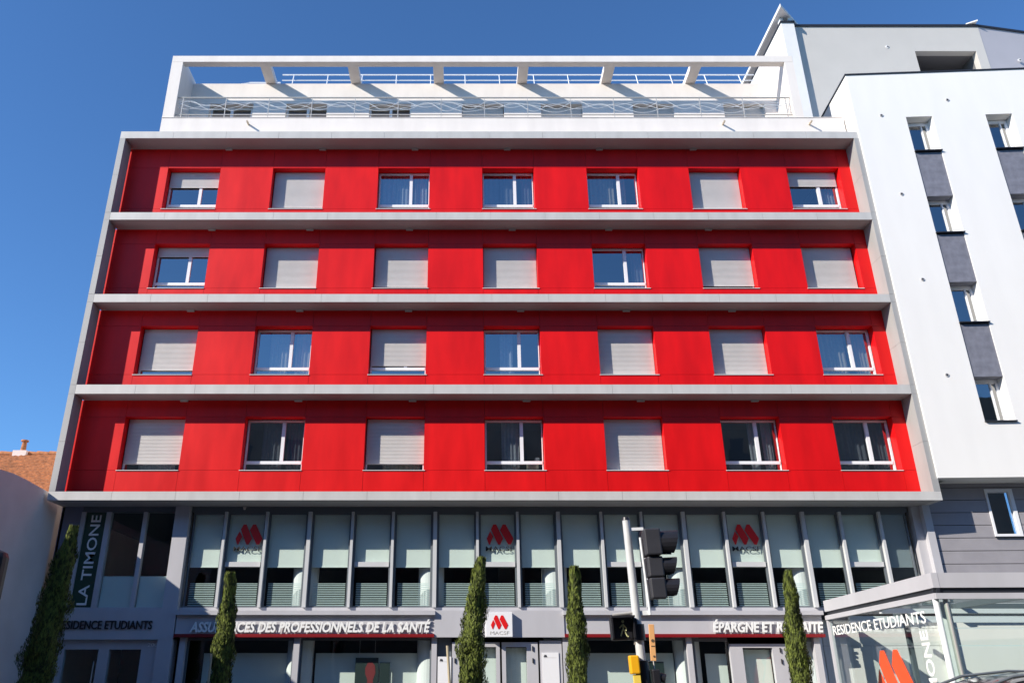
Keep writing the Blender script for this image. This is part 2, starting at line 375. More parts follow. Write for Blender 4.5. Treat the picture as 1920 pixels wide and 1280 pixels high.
for k, x in enumerate((-7.3, -4.12, -1.02, 2.08, 5.22, 8.36)):
    o = pr if k == 0 else dup(pr, red); o.location = (x, 0, 0)
# ornamental terrace railing
rl = B('terrace_railing', MB().tube([(-10.2, W + .1, 20.40), (11.5, W + .1, 20.40)], .028).tube([(-10.2, W + .1, 19.66), (11.5, W + .1, 19.66)], .022).tube([(11.5, W + .1, 20.40), (12.2, W + 1.1, 20.40)], .025).tube([(11.5, W + .1, 19.66), (12.2, W + 1.1, 19.66)], .02), M['rail'])
x = -10.0; k = 0
while x < 11.4:
    MB().box(x - .012, x + .012, W + .085, W + .115, 19.45, 20.4).build('post', M['rail'], rl, OFF); x += 1.52; k += 1
b = MB()
for (ph, am, wl, zc) in ((0, .2, 1.52, 20.08), (math.pi, .2, 1.52, 20.0), (1.1, .13, 2.3, 20.12), (2.2, .24, 3.04, 19.98)):
    pts = [(-10.15 + k * .11, W + .1, zc + am * math.sin(2 * math.pi * (k * .11) / wl + ph) * (.7 + .3 * math.sin(k * .21 + ph))) for k in range(197)]
    b.tube(pts, .010, 5)
b.build('scrollwork', M['wrail'], rl, OFF)
# roof guard rail behind
yr = 24.65
rr = B('roof_guard_rail', MB().tube([(-7.15, yr, 23.1), (11.2, yr, 23.1)], .025).tube([(-7.15, yr, 22.83), (11.2, yr, 22.83)], .018).tube([(-8.4, yr, 22.72), (-7.2, yr, 22.72)], .025).tube([(-8.4, yr, 22.72), (-8.6, yr - .3, 22.4)], .022), M['wrail'])
x = -6.7
while x < 11.2:
    MB().tube([(x, yr, 23.1), (x + .02, yr - .35, 22.0)], .018, 6).build('post', M['wrail'], rr, OFF); x += 1.33
for x in (-7.55, 8.9, 11.9):
    B('rain_spout', MB().tube([(x, W + .05, 19.17), (x, W - .22, 19.15)], .035, 8), M['beige'])

# ---- glazed office floor
GY = 22.95
MX = [-7.83, -6.83, -5.66, -4.42, -3.22, -2.07, -.86, .32, 1.46, 2.63, 3.84, 4.98, 6.19, 7.34, 8.46, 9.59, 10.64, 11.76, 12.60]
Z0, Z1 = 3.27, 5.86
B('glazing_head', MB().box(-11.5, 12.64, GY - .01, GY + .15, Z1, 6.018), M['anth'])
b = MB().box(-7.95, 12.7, GY - .03, GY + .2, 3.19, Z0); B('glazing_sill', b, M['alu'])
for k in range(1, len(MX) - 1):
    wide = k % 3 == 0; x = MX[k]; b = MB()
    b.box(x - .042 - (.03 if wide else 0), x + .032, GY - .13, GY - .02, Z0, Z1 - .002)
    mo = B('mullion', b, M['mull'])
    MB().box(x - .05 - (.05 if wide else 0), x + .06, GY - .018, GY + .08, Z0, Z1 - .001).build('mullion_shade_strip', M['anth'], mo, OFF)  # dark strip painting the jamb's shade beside the lit mullion
for k in range(len(MX) - 1):
    a, c = MX[k] + .05, MX[k + 1] - (.05 if (k + 1) % 3 else .10)
    if k == len(MX) - 2: c = 12.56
    f = MB().box(a, a + .045, GY - .005, GY + .05, Z0, Z1).box(c - .045, c, GY - .005, GY + .05, Z0, Z1).box(a + .045, c - .045, GY - .005, GY + .05, Z1 - .06, Z1).box(a + .045, c - .045, GY - .005, GY + .05, Z0, Z0 + .04)
    o = B('office_window', f, M['anth'])  # frame coloured dark for the shadow of the mullion
    if k % 3 == 1: MB().box(a + .045, c - .045, GY - .03, GY + .05, 4.35, 4.48).build('transom', M['mull'], o, OFF)
    MB().add([(a + .04, GY + .02, Z0), (c - .04, GY + .02, Z0), (c - .04, GY + .02, Z1 - .05), (a + .04, GY + .02, Z1 - .05)], [(0, 1, 2, 3)]).build('pane', M['shop'] if k < 17 else M['glass'], o, OFF)
    if k < 17 or 1: MB().box(a + .03, c - .03, GY + .08, GY + .085, 4.37, Z1).box(a + .03, c - .03, GY + .07, GY + .095, 4.34, 4.372).build('blind', M['blind'], o, OFF)
    if k < 17:
        s = MB()
        for q in range(13): s.box(a + .12, c - .08, GY + .030, GY + .034, 3.32 + q * .0475, 3.338 + q * .0475)
        s.build('frosted_stripes', M['film'], o, OFF)
for k in (3, 6, 9, 12, 15):
    B('office_column', MB().tube([(MX[k] - .13, GY + .52, 3.3), (MX[k] - .13, GY + .52, 5.9)], .36, 28), M['concrete'], smooth=False)
    B('office_column', MB().tube([(MX[k] - .13, GY + .58, .2), (MX[k] - .13, GY + .58, 3.0)], .36, 28), M['concrete'])
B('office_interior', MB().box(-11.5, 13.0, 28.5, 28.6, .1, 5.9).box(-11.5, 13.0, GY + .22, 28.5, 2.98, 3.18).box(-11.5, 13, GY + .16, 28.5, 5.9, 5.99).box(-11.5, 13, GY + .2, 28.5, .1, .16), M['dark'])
for q in ((-5, -3.6, 26, 26.6, 3.2, 4.6), (1, 1.8, 25.4, 26, 3.2, 5.0), (5, 8, 26, 26.5, 3.2, 4.3), (-6.6, -5.9, 25.5, 25.9, .2, 2.1), (-3.5, -2.2, 25.6, 26, .2, 1.6), (3.2, 4.8, 25.6, 26, .2, 1.9)): B('office_partition', MB().box(*q), M['room'])
# pier at the right end of the glazing and the pilasters at the left
B('pier', MB().box(12.70, 12.92, GY - .12, GY + .2, 3.4, 6.017).box(12.922, 13.13, GY - .30, GY + .2, 3.4, 6.018), M['alu'])
B('pier', MB().box(-8.27, -7.86, GY - .18, GY + .2, .13, 6.017), M['alu'])
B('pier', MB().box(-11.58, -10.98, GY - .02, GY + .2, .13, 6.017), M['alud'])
# student residence entrance bay at the left
b = MB()
for xa, xb in ((-10.98, -10.86), (-10.27, -10.13), (-9.21, -9.10)): b.box(xa, xb, GY - .06, GY + .1, 3.27, Z1)
b.box(-10.98, -8.27, GY - .05, GY + .1, 3.19, 3.27)
ef = B('entrance_glazing_frame', b, M['alu'])
MB().box(-10.86, -10.27, GY + .0, GY + .04, 3.27, Z1).build('green_panel', M['green'], ef, OFF)
for xa, xb in ((-10.13, -9.21), (-9.10, -8.27)):
    MB().add([(xa, GY + .02, 3.27), (xb, GY + .02, 3.27), (xb, GY + .02, Z1), (xa, GY + .02, Z1)], [(0, 1, 2, 3)]).build('pane', M['shop'], ef, OFF)
    MB().box(xa + .02, xb - .02, GY + .05, GY + .06, 3.27, 4.1).build('frosted_film', M['film'], ef, OFF)
B('entrance_fascia', MB().box(-10.98, -7.86, GY - .19, GY + .2, 2.44, 3.188), M['alu'])
df = B('entrance_door', MB().box(-10.98, -10.78, GY - .05, GY + .1, .13, 2.438).box(-9.86, -9.58, GY - .05, GY + .1, .13, 2.2).box(-10.78, -8.72, GY - .05, GY + .1, 2.2, 2.438).box(-8.72, -8.27, GY - .05, GY + .1, .13, 2.438), M['alu'])
for xa, xb in ((-10.78, -9.86), (-9.58, -8.72)):
    MB().add([(xa, GY + .02, .2), (xb, GY + .02, .2), (xb, GY + .02, 2.2), (xa, GY + .02, 2.2)], [(0, 1, 2, 3)]).build('door_pane', M['shop'], df, OFF)
MB().tube([(-9.92, GY - .09, .9), (-9.92, GY - .09, 1.9)], .015).build('handle', M['rail'], df, OFF)
# ---- shop fascias and ground floor
def fascia(xa, xb, box):
    if box:
        B('fascia', MB().box(xa, xb, GY - .17, GY + .2, 2.585, 3.06), M['alu'])
        B('fascia_ledge', MB().box(xa - .02, xb + .02, GY - .30, GY + .1, 3.062, 3.17), M['alu'])
        B('red_edge', MB().box(xa, xb, GY - .24, GY + .1, 2.50, 2.583), M['redline'])
    else:
        B('fascia', MB().box(xa, xb, GY - .20, GY + .2, 2.50, 3.186), M['alu'])
fascia(-7.84, -.86, 1); fascia(-.86, 2.64, 0); fascia(2.64, 9.62, 1)
for x, wd in ((-7.62, .16), (-4.55, .16), (-.86, .14), (2.70, .22), (5.99, .14), (9.42, .16)):
    B('shopfront_post', MB().box(x - wd / 2, x + wd / 2, GY - .10, GY + .12, .13, 2.498), M['alu'])
GF = GY + .06
for xa, xb in ((-7.54, -4.63), (-4.47, -.93), (2.81, 5.92)):
    f = B('shop_window', MB().box(xa, xa + .05, GF - .02, GF + .06, .5, 2.49).box(xb - .05, xb, GF - .02, GF + .06, .5, 2.49).box(xa + .05, xb - .05, GF - .02, GF + .06, 2.43, 2.49).box(xa, xb, GF - .02, GF + .1, .13, .5), M['anth'])
    MB().add([(xa, GF + .02, .5), (xb, GF + .02, .5), (xb, GF + .02, 2.45), (xa, GF + .02, 2.45)], [(0, 1, 2, 3)]).build('pane', M['shop'], f, OFF)
    MB().box(xa + .35, xb - .25, GF + .45, GF + .455, .4, 2.12).build('blind', M['blind'], f, OFF)
# glazed double door in the middle, with a side panel and dark recess
d = B('shop_door', MB().box(-.38, -.18, GF - .12, GF + .02, .13, 2.38).box(.80, .90, GF - .12, GF + .02, .13, 2.38).box(.955, 1.06, GF - .12, GF + .02, .13, 2.38).box(1.62, 1.92, GF - .12, GF + .02, .13, 2.38).box(-.18, .8, GF - .12, GF + .02, 2.26, 2.38).box(1.06, 1.62, GF - .12, GF + .02, 2.26, 2.38), M['alu'])
for xa, xb in ((-.18, .8), (1.06, 1.62)):
    MB().add([(xa, GF - .02, .15), (xb, GF - .02, .15), (xb, GF - .02, 2.26), (xa, GF - .02, 2.26)], [(0, 1, 2, 3)]).build('door_pane', M['shop'], d, OFF)
    MB().box(xa, xb, GF + .12, GF + .125, .15, 2.24).build('blind', M['blind'], d, OFF)
for x in (-.30, 1.78):
    for z in (2.22, 1.92): MB().tube([(x, GF - .14, z - .06), (x, GF - .14, z + .06)], .018).build('hinge', M['black'], d, OFF)
B('door_side_panel', MB().box(1.97, 2.56, GF - .12, GF + .05, .13, 2.42), M['alu'])
B('door_side_recess', MB().box(-.78, -.40, GF - .0, GF + .05, .13, 2.49), M['anth'])
f = B('shop_window', MB().box(6.10, 6.16, GF - .02, GF + .06, .13, 2.49).box(6.16, 7.06, GF - .02, GF + .06, 2.40, 2.49), M['anth'])
MB().add([(6.1, GF + .02, .13), (7.1, GF + .02, .13), (7.1, GF + .02, 2.45), (6.1, GF + .02, 2.45)], [(0, 1, 2, 3)]).build('pane', M['shop'], f, OFF)
MB().box(6.5, 7.08, GF + .3, GF + .305, .2, 2.1).build('blind', M['blind'], f, OFF)
d = B('shop_door', MB().box(7.08, 7.42, GF - .10, GF + .04, .13, 2.34).box(8.22, 8.62, GF - .10, GF + .04, .13, 2.34).box(7.42, 8.22, GF - .10, GF + .04, 2.24, 2.34), M['alu'])
MB().add([(7.42, GF, .15), (8.22, GF, .15), (8.22, GF, 2.24), (7.42, GF, 2.24)], [(0, 1, 2, 3)]).build('door_pane', M['shop'], d, OFF)
MB().box(7.42, 8.22, GF + .14, GF + .145, .15, 2.2).build('blind', M['blind'], d, OFF)
for z in (2.18, 1.9): MB().tube([(8.42, GF - .12, z - .06), (8.42, GF - .12, z + .06)], .018).build('hinge', M['black'], d, OFF)
f = B('shop_window', MB().box(8.64, 8.70, GF - .02, GF + .06, .13, 2.49).box(8.70, 9.34, GF - .02, GF + .06, 2.40, 2.49), M['anth'])
MB().add([(8.64, GF + .02, .13), (9.34, GF + .02, .13), (9.34, GF + .02, 2.45), (8.64, GF + .02, 2.45)], [(0, 1, 2, 3)]).build('pane', M['shop'], f, OFF)

# ---- signs (things of their own)
def thing(name, loc, label, cat, group=None, rz=0): return empty(name, loc, rz, label=label, cat=cat, group=group)
FY = GY - .17
s = thing('shop_sign', (-7.43, FY, 2.62), 'raised white capital lettering reading assurances des professionnels de la santé above the left shop windows', 'sign')
lettering('lettering', 'ASSURANCES DES PROFESSIONNELS DE LA SANTÉ', M['letter'], s, (0, -.06, 0), 6.46, .33, depth=.03, shear=.2, off=.028)
s = thing('shop_sign', (6.63, FY, 2.62), 'raised white capital lettering reading épargne et retraite on the right shop fascia', 'sign')
lettering('lettering', 'ÉPARGNE ET RETRAITE', M['letter'], s, (0, -.06, 0), 2.98, .33, depth=.03, shear=.2, off=.028)
s = thing('shop_sign', (-11.02, GY - .19, 2.70), 'black lettering reading residence etudiants on the shaded fascia over the left entrance', 'sign')
lettering('lettering', 'RESIDENCE ETUDIANTS', M['blackl'], s, (0, -.03, 0), 2.56, .22, depth=.03, off=.012)
s = thing('shop_sign', (-10.42, GY, 3.33), 'pale vertical lettering reading la timone on the dark green entrance panel', 'sign')
lettering('lettering', 'LA TIMONE', M['letter'], s, (.0, -.012, 0), 2.45, .28, depth=.012, vertical=True, off=.01)
s = thing('house_number', (-8.56, GY - .05, 2.27), 'small white house number 200 beside the left entrance door', 'number')
lettering('digits', '200', M['letter'], s, (0, -.01, 0), .26, .09, depth=.01)
s = thing('shop_sign', (.52, GY - .20, 2.50), 'square white box sign with red striped M emblem above the middle door', 'sign')
MB().box(0, .72, -.16, -.002, 0, .62).build('sign_box', M['paper'], s, bevel=.01)
logo('emblem', M['logo'], s, (.14, -.163, .20), .46)
lettering('lettering', 'MACSF', M['rail'], s, (.12, -.163, .06), .50, .085, depth=.004)
for x, wh in ((-6.56, 'left'), (.55, 'middle'), (7.50, 'right')):
    s = thing('window_logo', (x, GY + .012, 4.74), 'red M emblem with black letters stuck on the %s logo pane of the upper glazing' % wh, 'logo', 'emblems on the upper office windows')
    logo('emblem', M['logo'], s, (.03, 0, .22), .76, hs=.98)
    lettering('lettering', 'MACSF', M['blackl'], s, (0, -.001, .04), .80, .13, depth=.004, off=.01)
def board(x, z0, z1, wd, label):
    s = thing('notice_board', (x, GF - .125, z0), label, 'notice board', 'white notice boards beside the middle door')
    MB().box(0, wd, -.02, 0, 0, z1 - z0).build('panel', M['paper'], s)
    logo('emblem', M['blackl'], s, (.05, -.022, z1 - z0 - .12), .09, th=.003)
    MB().box(.05, wd - .05, -.0225, -.0205, z1 - z0 - .13, z1 - z0 - .125).build('rule', M['rail'], s)
board(-.76, .9, 2.02, .36, 'white notice board in the dark recess left of the middle door')
board(2.02, .9, 2.12, .45, 'white notice board on the pale panel right of the middle door')
s = thing('hanging_poster', (-3.0, GF + .25, 1.0), 'dark poster with a red figure hanging in the second shop window from the left', 'poster')
MB().box(0, .62, 0, .01, 0, 1.0).build('sheet', M['poster'], s)
MB().prism([(.30, .0), (.50, .0), (.49, .45), (.55, .62), (.53, .80), (.44, .90), (.34, .88), (.27, .74), (.28, .58), (.34, .46)], lambda x, z: (x, -.001, z), lambda x, z: (x, -.004, z)).build('red_figure', M['posterr'], s)
MB().tube([(.1, .005, 1.0), (.1, .005, 1.5)], .003, 5).tube([(.52, .005, 1.0), (.52, .005, 1.5)], .003, 5).build('hanging_wire', M['wrail'], s)
s = thing('hanging_poster', (-2.34, GF + .25, .9), 'plain dark green poster hanging beside the red figure poster', 'poster')
MB().box(0, .28, 0, .01, 0, .98).build('sheet', M['poster'], s)
s = thing('hanging_poster', (4.85, GF + .25, .9), 'dark teal poster hanging in the shop window behind the traffic light pole', 'poster')
MB().box(0, .5, 0, .01, 0, 1.0).build('sheet', M['poster'], s)
for x in (-6.35, ):
    s = thing('security_camera', (x, 22.9, 6.0), 'small dark dome camera under the lowest slab near the left emblem', 'camera')
    MB().tube([(0, 0, 0), (0, 0, -.07)], .05, 12, .03).build('dome', M['rail'], s)

# ================================================================ WHITE BUILDING (turned 3 degrees)
WA = R(-3); WO = (13.15, 21.95, 0)
wb = empty('white_building', WO, WA, label='tall bright white rendered building at the right with slate panels between narrow windows', cat='building')
ZB, ZT = 6.63, 20.72; XE = 22.0; RW = .38
slots = [(1.66, 2.52), (4.26, 5.13), (6.9, 7.76), (9.5, 10.36), (12.1, 12.96)]
wins = [(17.51, 18.89), (14.42, 15.78), (11.33, 12.69), (8.25, 9.61)]
b = MB(); xs = [0] + [v for p in slots for v in p] + [XE]
for k in range(0, len(xs) - 1, 2): b.box(xs[k], xs[k + 1], 0, RW, ZB, ZT)
for k, (a, c) in enumerate(slots):
    b.box(a, c, .001, RW, 18.89, ZT); b.box(a, c, .001, RW, ZB, 8.25 if k % 2 == 0 else 8.25)
b.box(0, .35, RW, 9, ZB, ZT); b.box(XE - .3, XE, RW, 9, ZB, ZT); b.box(.35, XE - .3, RW, 9, ZT - .5, ZT - .2); b.box(.002, XE, RW, .9, ZB, ZB + .3)
b.build('wall', M['white'], wb)
MB().box(-.03, XE, -.03, .2, ZT, ZT + .05).box(-.03, .2, .2, 9, ZT, ZT + .05).build('coping', M['trim'], wb)
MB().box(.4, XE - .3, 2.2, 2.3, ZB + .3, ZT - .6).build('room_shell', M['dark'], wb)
wp = MB().box(0, .09, 0, .06, 0, 1.36).box(.77, .86, 0, .06, 0, 1.36).box(.09, .77, 0, .06, 1.24, 1.36).box(.09, .77, 0, .06, 0, .05).box(.6, .64, -.005, .06, .05, 1.24).build('window', M['pvc'], wb)
MB().add([(.09, .03, .05), (.77, .03, .05), (.77, .03, 1.24), (.09, .03, 1.24)], [(0, 1, 2, 3)]).build('pane', M['glass'], wp)
MB().box(-.01, .87, -RW - .03, 0, -.03, 0).build('sill', M['trim'], wp)
sp = MB().box(0, .86, 0, .3, 0, 1.69).build('slate_panel', M['slate'], wb, bevel=.01)
fw = fs = True
for a, c in slots:
    for i, (z0, z1) in enumerate(wins):
        o = wp if fw else dup(wp, wb); fw = False; o.location = (a, RW - .04, z0)
        if i < 3:
            o = sp if fs else dup(sp, wb); fs = False; o.location = (a, .03, z0 - 1.735)
fv = True
for x, z in ((.87, 18.98), (.9, 15.87), (.9, 12.79), (.92, 9.66), (3.16, 19.53), (5.9, 19.3)):
    if fv: vp = MB().tube([(0, 0, 0), (0, -.02, 0)], .055, 14).build('vent', M['rail'], wb); MB().tube([(.0, -.021, 0), (0, -.024, 0)], .03, 10).build('vent_hole', M['black'], vp)
    o = vp if fv else dup(vp, wb); fv = False; o.location = (x, 0, z)
# plank clad storey under the overhang
b = MB(); z = 3.35; yp = .78; k = 0
wx0, wx1, wz0, wz1 = 1.60, 2.36, 5.13, 6.46
while z < ZB:
    zt = min(z + .335, ZB - .002)
    for (a, c) in ((-.02, XE),):
        if zt > wz0 and z < wz1:
            b.box(a, wx0, yp, yp + .04, z, zt); b.box(wx1, c, yp, yp + .04, z, zt)
            if z < wz0: b.box(wx0, wx1, yp, yp + .04, z, wz0)
            if zt > wz1: b.box(wx0, wx1, yp, yp + .04, wz1, zt)
        else: b.box(a, c, yp, yp + .04, z, zt)
    z += .352
b.build('plank_cladding', M['plank'], wb)
b = MB().box(-.02, wx0, yp + .05, yp + .1, 3.3, ZB).box(wx1, XE, yp + .05, yp + .1, 3.3, ZB).box(wx0, wx1, yp + .05, yp + .1, 3.3, wz0).box(wx0, wx1, yp + .05, yp + .1, wz1, ZB)
b.build('cladding_backing', M['core'], wb)
MB().box(wx0 - .05, wx1 + .05, yp + .45, yp + .46, wz0 - .1, wz1 + .1).build('room_shell', M['dark'], wb)
o = MB().box(wx0, wx0 + .06, yp - .03, yp + .1, wz0, wz1).box(wx1 - .10, wx1, yp - .03, yp + .1, wz0, wz1).box(wx0 + .06, wx1 - .1, yp - .03, yp + .1, wz1 - .09, wz1).box(wx0 + .06, wx1 - .1, yp - .03, yp + .1, wz0, wz0 + .07).build('window', M['pvc'], wb)
MB().add([(wx0 + .05, yp + .05, wz0), (wx1 - .08, yp + .05, wz0), (wx1 - .08, yp + .05, wz1), (wx0 + .05, yp + .05, wz1)], [(0, 1, 2, 3)]).build('pane', M['mirror'], o)
MB().box(wx0 - .02, wx1 + .03, yp - .06, yp - .032, wz0 - .03, wz0 - .002).build('sill', M['trim'], o)
b = MB().box(-3.4, XE, yp + .5, yp + .6, .13, 1.15).box(-3.4, XE, yp + .5, yp + .6, 1.158, 2.3).box(-3.4, XE, yp + .5, yp + .6, 2.308, 2.75).box(-3.4, XE, yp + .5, yp + .6, 2.758, 3.34)
b.build('ground_floor_wall', M['white'], wb)
s = empty('flood_light', (13.40, 22.6, 6.36), 0, label='small square lamp fixed under the white overhang at the junction', cat='lamp')
MB().box(-.09, .09, 0, .06, -.09, .09).build('housing', M['rail'], s, bevel=.01); MB().box(-.045, .045, -.006, 0, -.045, .045).build('lens', M['black'], s)

# ================================================================ GREY TOWER behind
tw = empty('tower_building', (12.84, 25, 0), 0, label='pale grey rooftop tower with a loggia opening behind the white building', cat='building')
TO = (12.84, 25, 0)
def T(n, b, m, **k): return b.build(n, m, tw, TO, **k)
TZ = 26.08
T('side_wall', MB().seg((12.70, 34), (12.84, 25.0), 18, TZ, 0, .3), M['towerw'])
T('pier', MB().box(12.845, 13.36, 25.0, 25.4, 18, TZ - .002), M['towerw'])
b = MB().box(13.36, 18.14, 25.22, 25.5, 18, TZ).box(20.62, 21.0, 25.22, 25.5, 18, TZ).box(18.14, 20.62, 25.221, 25.5, 24.81, TZ).box(18.14, 20.62, 25.221, 25.5, 18, 23.5)
b.box(13.36, 21, 33.7, 34, 18, TZ).box(13.36, 18.0, 25.5, 33.7, TZ - .4, TZ - .2).box(18.0, 21, 27.2, 33.7, TZ - .4, TZ - .2)
T('front_wall', b, M['tower'])
T('front_wall_right', MB().seg((21.003, 25.23), (29, 26.55), 18, TZ, 0, .3).box(28.7, 29, 26.9, 34, 18, TZ), M['tower2'])
T('loggia', MB().box(18.14, 20.62, 27.0, 27.1, 23.3, 24.9).box(18.04, 18.14, 25.5, 27.1, 23.3, 24.9).box(20.62, 20.72, 25.5, 27.1, 23.3, 24.9).box(18.14, 20.62, 25.5, 27.0, 24.812, 24.9).box(18.14, 20.62, 25.5, 27.0, 23.3, 23.4), M['logg'])  # recess lined in a darkened colour that stands for its shade
b = MB().box(13.38, 21.0, 25.17, 25.4, TZ, TZ + .09).box(12.8, 13.38, 24.95, 25.4, TZ, TZ + .07).seg((21.0, 25.18), (29, 26.5), TZ, TZ + .09, 0, .2).seg((12.66, 34), (12.80, 25.4), TZ, TZ + .06, 0, .2)
T('coping', b, M['trim'])
P = [(12.56, 34), (12.70, 24.5), (14.02, 25.75), (14.02, 34)]
T('roof_slab', MB().prism(P, lambda x, y: (x, y, 26.46), lambda x, y: (x, y, 26.60)), M['towerw'])
T('roof_post', MB().box(12.86, 13.0, 25.1, 25.3, TZ + .07, 26.46).box(13.2, 13.36, 25.1, 25.3, TZ + .07, 26.46), M['towerw'])
T('roof_slab', MB().prism([(20.55, 25.2), (20.9, 25.0), (21.0, 25.9), (20.6, 25.9)], lambda x, y: (x, y, 26.2), lambda x, y: (x, y, 26.25)), M['towerw'])
fv = True
for x, z in ((17.06, 25.03), (22.4, 24.5)):
    o = MB().tube([(x, 25.22 + (.18 if x > 21 else 0), z), (x, 25.2 + (.18 if x > 21 else 0), z)], .07, 14); o = T('vent', o, M['towerw'])
    MB().tube([(x + .02, 25.199 + (.18 if x > 21 else 0), z), (x + .02, 25.195 + (.18 if x > 21 else 0), z)], .035, 10).build('vent_hole', M['black'], o, TO)

# ================================================================ GLASS ENTRANCE PAVILION
P1, P2, P3 = (9.70, 22.70), (9.08, 16.12), (19.0, 15.65)
va = math.atan2(P2[1] - P1[1], P2[0] - P1[0])
vb = empty('glass_pavilion', (9.08, 16.12, 0), 0, label='glass walled entrance pavilion with pale double fascia projecting over the pavement', cat='pavilion')
VO = (9.08, 16.12, 0)
def V(n, b, m, **k): return b.build(n, m, vb, VO, **k)
V('fascia', MB().seg(P1, P2, 3.14, 3.42, .0, .12).seg(P2, P3, 3.141, 3.419, .0, .12), M['alu'])
V('fascia', MB().seg(P1, P2, 2.93, 3.04, -.02, .10).seg(P2, P3, 2.931, 3.039, -.02, .10), M['alu'])
V('fascia_gap', MB().seg(P1, P2, 3.042, 3.138, .05, .11).seg(P2, P3, 3.043, 3.137, .05, .11), M['trim'])
V('roof_pane', MB().add([(*P1, 3.1), (*P2, 3.1), (*P3, 3.1), (19.3, 22.5, 3.1)], [(0, 1, 2, 3)]), M['vest'])
for t in (.5,):
    a = Vector(P1).lerp(Vector(P2), t); c = Vector((19.3, 22.5)).lerp(Vector(P3), t)
    V('roof_beam', MB().seg((a.x + .12, a.y), c, 2.95, 3.09, -.04, .04), M['anth'])
for t in (.2, .6):
    a = Vector(P2).lerp(Vector(P3), t)
    V('roof_beam', MB().seg((a.x, a.y + .1), (a.x + .4, 22.5), 2.97, 3.088, -.035, .035), M['anth'])
d = (Vector(P2) - Vector(P1)).normalized(); n = Vector((-d.y, d.x))
V('side_pane', MB().seg(P1, P2, .15, 2.93, .05, .056), M['vest'])
V('front_pane', MB().seg(P2, P3, .15, 2.93, .05, .056), M['vest'])
V('corner_post', MB().tube([(9.12, 16.22, .13), (9.12, 16.22, 2.93)], .055, 16), M['pvc'])
V('corner_post', MB().tube([(9.30, 16.2, .13), (9.30, 16.2, 2.93)], .045, 16), M['rail'])
V('side_post', MB().seg(P1, (Vector(P1) + d * .10), .13, 2.93, 0, .12), M['alu'])
V('inner_post', MB().tube([(9.65, 16.9, .13), (9.65, 16.9, 2.93)], .11, 20), M['pole'])
V('front_post', MB().box(11.28, 11.38, 16.1, 16.2, .13, 2.93), M['trim'])
V('inner_beam', MB().box(9.75, 19, 21.4, 21.5, 2.80, 2.95), M['wrail'])
V('inner_beam', MB().box(9.4, 19, 19.0, 19.1, 2.86, 2.96), M['wrail'])
V('dark_post', MB().box(10.2, 10.3, 19.6, 19.7, .13, 2.93), M['anth'])
def onside(t, z, out=.02): q = Vector(P1) + d * t - n * out; return (q.x, q.y, z)
# lettering stands on the outside of the side pane
n_out = Vector((d.y, -d.x))
def outp(t, z): q = Vector(P1) + d * t + n * .045; return (q.x, q.y, z)
s = thing('window_lettering', outp(.28, 2.53), 'white lettering reading residence etudiants along the glass side of the pavilion', 'lettering')
s.rotation_euler = (0, 0, va); lettering('lettering', 'RESIDENCE', M['letter'], s, (0, 0, 0), 2.68, .235, depth=.004, off=.01); lettering('lettering', 'ETUDIANTS', M['letter'], s, (2.88, 0, 0), 2.72, .235, depth=.004, off=.01)
s = thing('window_lettering', outp(5.82, .30), 'white vertical lettering reading la timone near the corner of the glass pavilion', 'lettering')
s.rotation_euler = (0, 0, va); lettering('lettering', 'LA TIMONE', M['letter'], s, (0, 0, 0), 2.10, .36, depth=.004, vertical=True, off=.02)
s = thing('window_logo', outp(2.7, .95), 'huge orange M emblem on the side glass of the entrance pavilion', 'logo')
s.rotation_euler = (0, 0, va); logo('emblem', M['orange'], s, (0, 0, 0), 2.1, hs=.72)

# ================================================================ LEFT NEIGHBOURS
nb = empty('neighbouring_building', (-11.7, 17, 0), 0, label='low grey stucco building whose shaded side wall closes the left edge', cat='building')
NO = (-11.7, 17, 0)
top = [(8, 6.25), (19.0, 6.29), (19.7, 6.33), (20.3, 6.37), (20.9, 6.36), (22, 6.30), (22.9, 6.25)]
poly = [(8, .1)] + top + [(22.9, .1)]
MB().prism([(p[0], p[1]) for p in poly][::-1], lambda y, z: (-11.70, y, z), lambda y, z: (-12.0, y, z)).build('side_wall', M['stucco'], nb, NO)
MB().box(-24, -12.01, 8, 8.3, .1, 5.9).box(-24, -12.01, 22.5, 22.8, .1, 5.9).box(-24, -23.7, 8.3, 22.5, .1, 5.9).box(-23.7, -12.01, 8.3, 22.5, 5.6, 5.85).build('wall', M['stucco'], nb, NO)
th = empty('tiled_house', (-18, 25, 0), 0, label='old house with orange clay tile roof seen over the left side wall', cat='house')
HO = (-18, 25, 0)
MB().box(-28, -12.3, 23.3, 30, .1, 6.4).build('wall', M['stucco'], th, HO)
b = MB(); nx, ny = 160, 17; x0, x1 = -26.0, -11.75
ya, za, yb_, zb_ = 23.0, 6.1, 26.6, 8.50
for r in range(ny):
    f0, f1 = r / ny, (r + 1) / ny; base = len(b.v)
    for k in range(nx * 3 + 1):
        x = x0 + (x1 - x0) * k / (nx * 3); wv = .014 * math.sin(k / 3 * 2 * math.pi * .5) + .006 * math.sin(k * .37 + r * 2.1)
        jit = .012 * math.sin(r * 5.1 + k * .05)
        b.v += [(x, ya + (yb_ - ya) * f0, za + (zb_ - za) * f0 + wv + .06 + jit), (x, ya + (yb_ - ya) * f1 + .03, za + (zb_ - za) * f1 + wv * .7 + jit), (x, ya + (yb_ - ya) * f0 + .01, za + (zb_ - za) * f0 + wv - .04)]
        if k:
            q = base + 3 * k
            b.f += [(q - 3, q, q + 1, q - 2), (q - 1, q + 2, q, q - 3)]
rf = b.build('roof', M['tile'], th, HO)
b = MB(); x = x0
while x < x1:
    b.tube([(x, 26.62, 8.52), (x + .43, 26.62, 8.50)], .11, 10, .095); x += .42
b.build('ridge_tiles', M['tile'], rf, HO)
